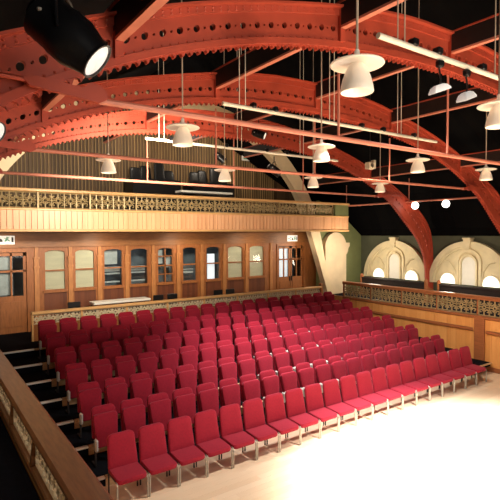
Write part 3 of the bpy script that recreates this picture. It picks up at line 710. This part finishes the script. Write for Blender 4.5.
def lantern(label, loc, axis, r, L, hang, lit='lens', group=None, body='black', fat=1.0):
    """theatre lantern: loc is the lens centre, axis points out of the lens"""
    t = thing('stage_lantern', label, 'stage light', loc, group)
    q = Vector(axis).normalized().to_track_quat('Z', 'Y').to_matrix().to_4x4()
    base = q @ Matrix.Translation((0, 0, -L))
    b = MB().lathe(lantern_mesh(r, L, fat), 28, base, True)
    b.lathe([(r*.6, -.05*L/.5), (r*.75, -.03), (r*.8, 0.0)], 20, base, True)
    b.build('body', body, t, True)
    MB().lathe([(0, L*.985), (r*.55, L*.983), (r*.93, L*.972)], 28, base).build('lens', lit, t, True)
    c = base @ Vector((0, 0, L*.45)); side = Vector((-axis[1], axis[0], 0)).normalized()
    y = MB(); top = c + Vector((0, 0, r*2.0))
    y.tube([c + side*r*1.1*fat - Vector((0, 0, .02)), c + side*r*1.12*fat + Vector((0, 0, r*1.2)), c + side*r*.8 + Vector((0, 0, r*1.95)), c - side*r*.8 + Vector((0, 0, r*1.95)), c - side*r*1.12*fat + Vector((0, 0, r*1.2)), c - side*r*1.1*fat - Vector((0, 0, .02))], max(.008, r*.09), 6)
    y.tube([top - Vector((0, 0, .02)), top + Vector((0, 0, hang))], max(.01, r*.13), 8)
    y.build('yoke', 'black', t, True)
    for dz, sd in ((.15, 1), (.3, 1), (.15, -1)):
        kn = base @ Vector((0, 0, L*dz)) + side*r*.97*fat*sd
        MB().lathe([(0, -.016), (.016, -.01), (.018, .006), (0, .012)], 8, Matrix.Translation(kn)).build('knob', 'steel', t, True)
    return t
big = lantern('big black stage lantern with a bright lens, left foreground under the roof', (1.10, 3.436, 5.403), (0.642, -0.408, -0.648), 0.135, 0.52, 0.9, fat=1.3)
lantern('black stage lantern cut by the left edge of the photo', (0.53, 4.04, 4.94), (0.62, -0.60, -0.45), 0.085, 0.30, 0.7)
# dark flood lanterns on the bars
lantern('small black lantern with a pale front on the far lighting bar', (7.75, 10.30, 6.78), (0.55, -0.7, -0.35), 0.10, 0.34, 0.35, 'reflector', 'small lanterns on the far bar')
lantern('small black lantern hanging below the left end of the far bar', (6.55, 10.43, 6.02), (0.6, -0.3, -0.6), 0.09, 0.28, 0.1, 'black', 'small lanterns on the far bar')
lantern('small black lantern hanging below the right part of the far bar', (8.35, 10.43, 5.82), (0.7, -0.2, -0.5), 0.11, 0.36, 0.15, 'black', 'small lanterns on the far bar')
def flood(label, loc, rz, s):
    t = thing('flood_light', label, 'flood light', loc, 'white flood lights', rz)
    MB().rings([[(x*s*f, y*s*f, z*s) for x, y in ((-.2, -.09), (.2, -.09), (.23, 0), (.2, .09), (-.2, .09), (-.23, 0))] for f, z in ((1, -.03), (1.0, 0.0), (.75, .07), (.4, .10))], True, True, Matrix.Rotation(-.35, 4, 'Y')).build('reflector', 'reflector', t, True)
    MB().tube([(0, 0, .08*s), (.02, 0, .2*s), (-.02, 0, .30)], .012, 6).box(-.05, .05, -.04, .04, .29, .38, bev=.015).build('hanger', 'black', t)
    return t
flood('white flood light hanging below the near lighting bar, left of a pair', (5.6, 3.69, 6.02), -.2, .7)
flood('larger white flood light hanging below the near lighting bar, right of a pair', (6.22, 3.69, 6.02), .1, .8)
# two burning lamps on a rail along the right aisle
t = thing('lamp_rail', 'red steel rail carrying two burning lamps above the right aisle', 'rail', (15.4, 0, 5.36))
MB().tube([(0, 8.4, 0), (0, 14.9, 0)], .035, 8).build('rail_tube', 'rod', t, True)
for y in (8.4, 11.4, 14.6): MB().tube([(0, y, 0), (0, y, roofz(15.4) - 5.36)], .015, 5).build('hanger_rod', 'rod', t)
for y, nm in ((9.86, 'nearer'), (11.13, 'farther')):
    t = thing('globe_lamp', 'round burning lamp under the aisle rail, the %s of two' % nm, 'lamp', (15.4, y, 5.2), 'burning lamps on the aisle rail')
    MB().lathe([(0, -.13)] + [(.13*math.sin(PI*k/10), -.13*math.cos(PI*k/10)) for k in range(1, 10)] + [(0, .13)], 16).build('globe', 'lamp_on', t, True)
    MB().lathe([(0, .105), (.06, .105), (.055, .115), (.03, .12), (0, .12)], 10).build('holder', 'black', t)
# ivory loudspeaker
t = thing('loudspeaker', 'small ivory loudspeaker hung under the roof right of centre', 'loudspeaker', (11.0, 9.5, 6.05))
MB().box(-.13, .10, -.10, .10, 0, .2, bev=.02).box(.10, .19, -.07, .07, .02, .28, bev=.015).build('cabinet', 'speaker', t)
MB().tube([(0, 0, .2), (0, 0, roofz(11) - 6.05)], .012, 6).build('hanger', 'black', t)
MB().lathe([(0, 0), (.06, 0), (.065, .01)], 14, Matrix.Translation((-.02, -.1, .1)) @ Matrix.Rotation(PI/2, 4, 'X')).build('grille', 'cable', t)

# ================================================================== BACK GALLERY AND WALKWAY CONTENTS
def sign(name, label, x, z, w_, h_, y):
    t = thing(name, label, 'sign', (x, y, z))
    MB().box(0, w_, -.03, .0, 0, h_, bev=.01).build('panel', 'sign', t)
    g_ = MB()
    fx = lambda u, v: (w_*u, h_*v)
    for poly in ([(.62, .30), (.68, .30), (.74, .52), (.70, .58), (.64, .48)], [(.66, .52), (.74, .52), (.76, .72), (.68, .72)], [(.72, .52), (.80, .32), (.84, .36), (.77, .58)], [(.60, .62), (.82, .70), (.82, .75), (.60, .68)], [(.70, .76), (.76, .76), (.78, .84), (.72, .86), (.68, .82)]):
        g_.prism([fx(*p) for p in poly], -.036, -.03)
    g_.build('running_figure', 'sign_green', t)
    k_ = MB()
    for poly in ([(.88, .25), (.95, .25), (.95, .80), (.88, .80)], [(.46, .28), (.56, .28), (.56, .46), (.50, .70), (.44, .46)], [(.30, .62), (.38, .62), (.38, .74), (.30, .74)], [(.30, .28), (.38, .28), (.38, .42), (.30, .42)], [(.08, .45), (.24, .45), (.24, .55), (.08, .55)]):
        k_.prism([fx(*p) for p in poly], -.036, -.03)
    k_.build('black_marks', 'sign_black', t)
sign('exit_sign', 'white exit sign above the left double door', 1.72, 3.88, 0.75, 0.27, YF - .05)
sign('exit_sign', 'small white exit sign above the right double door', 13.0, 3.80, 0.58, 0.30, YF - .05)
t = thing('wall_plate', 'small pale sign high on the dark boarded gallery wall', 'sign', (12.45, 18.35, 7.55))
MB().box(0, .5, -.04, 0, 0, .24, bev=.015).build('panel', 'white', t)
MB().box(.08, .42, -.05, -.04, .07, .17).build('mark', 'sign_green', t)

def table(name, label, x0, x1, y0, y1, z0, zt):
    t = thing(name, label, 'table', ((x0 + x1)/2, (y0 + y1)/2, z0)); a, b = (x1 - x0)/2, (y1 - y0)/2
    MB().box(-a, a, -b, b, zt - z0 - .07, zt - z0, bev=.01).build('tabletop', 'white', t)
    for sx_ in (-1, 1):
        for sy_ in (-1, 1): MB().box(sx_*(a - .06) - .02, sx_*(a - .06) + .02, sy_*(b - .06) - .02, sy_*(b - .06) + .02, 0, zt - z0 - .07).build('leg', 'dark_steel', t)
table('folding_table', 'long white table on the walkway behind the seating rail', 4.55, 6.45, 14.95, 15.45, 1.2, 2.03)
table('gallery_table', 'long white table standing behind the back gallery railing', 7.9, 10.1, 15.5, 16.0, 5.0, 5.75)
struct('trim_13', MB().box(1.7, 13.4, 15.35, 18.35, 4.345, 5.0), 'timber_shade', 'raised step of the back gallery', 'step')
def small_chair(x, y, label, rz):
    t = thing('stacking_chair', label, 'chair', (x, y, 1.2), 'black chairs on the walkway', rz)
    MB().box(-.2, .2, -.2, .2, .42, .46, bev=.015).build('seat', 'black', t)
    MB().box(-.19, .19, -.22, -.19, .58, .92, bev=.012).build('backrest', 'black', t)
    for a in (-.18, .18):
        MB().tube([(a, -.2, 0), (a, -.2, .9)], .011, 5).build('leg', 'dark_steel', t)
        MB().tube([(a, .18, 0), (a, .18, .43)], .011, 5).build('leg', 'dark_steel', t)
for x, lb, rz in ((3.95, 'black chair left of the white table, below the second window', 0), (6.72, 'left one of two black chairs right of the white table', 0), (7.24, 'right one of two black chairs right of the white table', 0), (9.08, 'left one of two black chairs below the bright window', 0), (9.60, 'right one of two black chairs below the bright window', 0)):
    small_chair(x, 15.15, lb, rz)
def dark_seats(x0, label, n):
    t = thing('gallery_bench', label, 'bench', (x0, 17.3, 5.0), 'dark tiered benches on the back gallery')
    MB().box(0, n*.5, 0, .9, 0, 1.3).build('riser', 'black', t)
    for k in range(n):
        hh = 1.72 + .12*((k*37) % 3)
        mb = MB(); cushion(mb, round_outline(.46, .42, hh - 1.25, .1), .08, Matrix.Translation((.25 + k*.5, .35 + .2*(k % 2), 1.28)) @ Matrix.Rotation(-.15, 4, 'X')); mb.build('backrest', 'black', t, True)
dark_seats(6.8, 'black bench with rounded backs on the back gallery, left of two', 4)
dark_seats(9.35, 'black bench with rounded backs on the back gallery, right of two', 4)

# pews on the right side gallery
def pew(y0, y1, label):
    t = thing('gallery_pew', label, 'bench', (16.0, y0, 1.5), 'dark benches on the right gallery'); L = y1 - y0
    MB().box(-.03, .03, 0, L, .25, .72).box(-.05, .05, 0, L, .70, .78, bev=.015).build('backrest', 'timber_shade', t)
    MB().box(.03, .42, .05, L - .05, .38, .43).build('seat', 'timber_shade', t)
    for y in (0.0, L):
        MB().prism([(-.06, 0), (.44, 0), (.44, .5), (.10, .60), (.06, .86), (0, .92), (-.06, .86)], y - .035, y + .035).build('bench_end', 'rail_red', t)
pew(11.05, 14.25, 'dark wooden bench in front of the left lunette')
pew(7.3, 10.5, 'dark wooden bench in front of the right lunette')
t = thing('grey_bag', 'pale grey bundle lying at the foot of the cream pier', 'bundle', (14.95, 14.85, 1.2))
MB().rings([[(rx*math.cos(2*PI*k/14), rx*.4*math.sin(2*PI*k/14), z) for k in range(14)] for rx, z in ((.22, 0), (.30, .06), (.31, .14), (.26, .20), (.12, .23))]).build('bundle', 'room_pale', t, True)
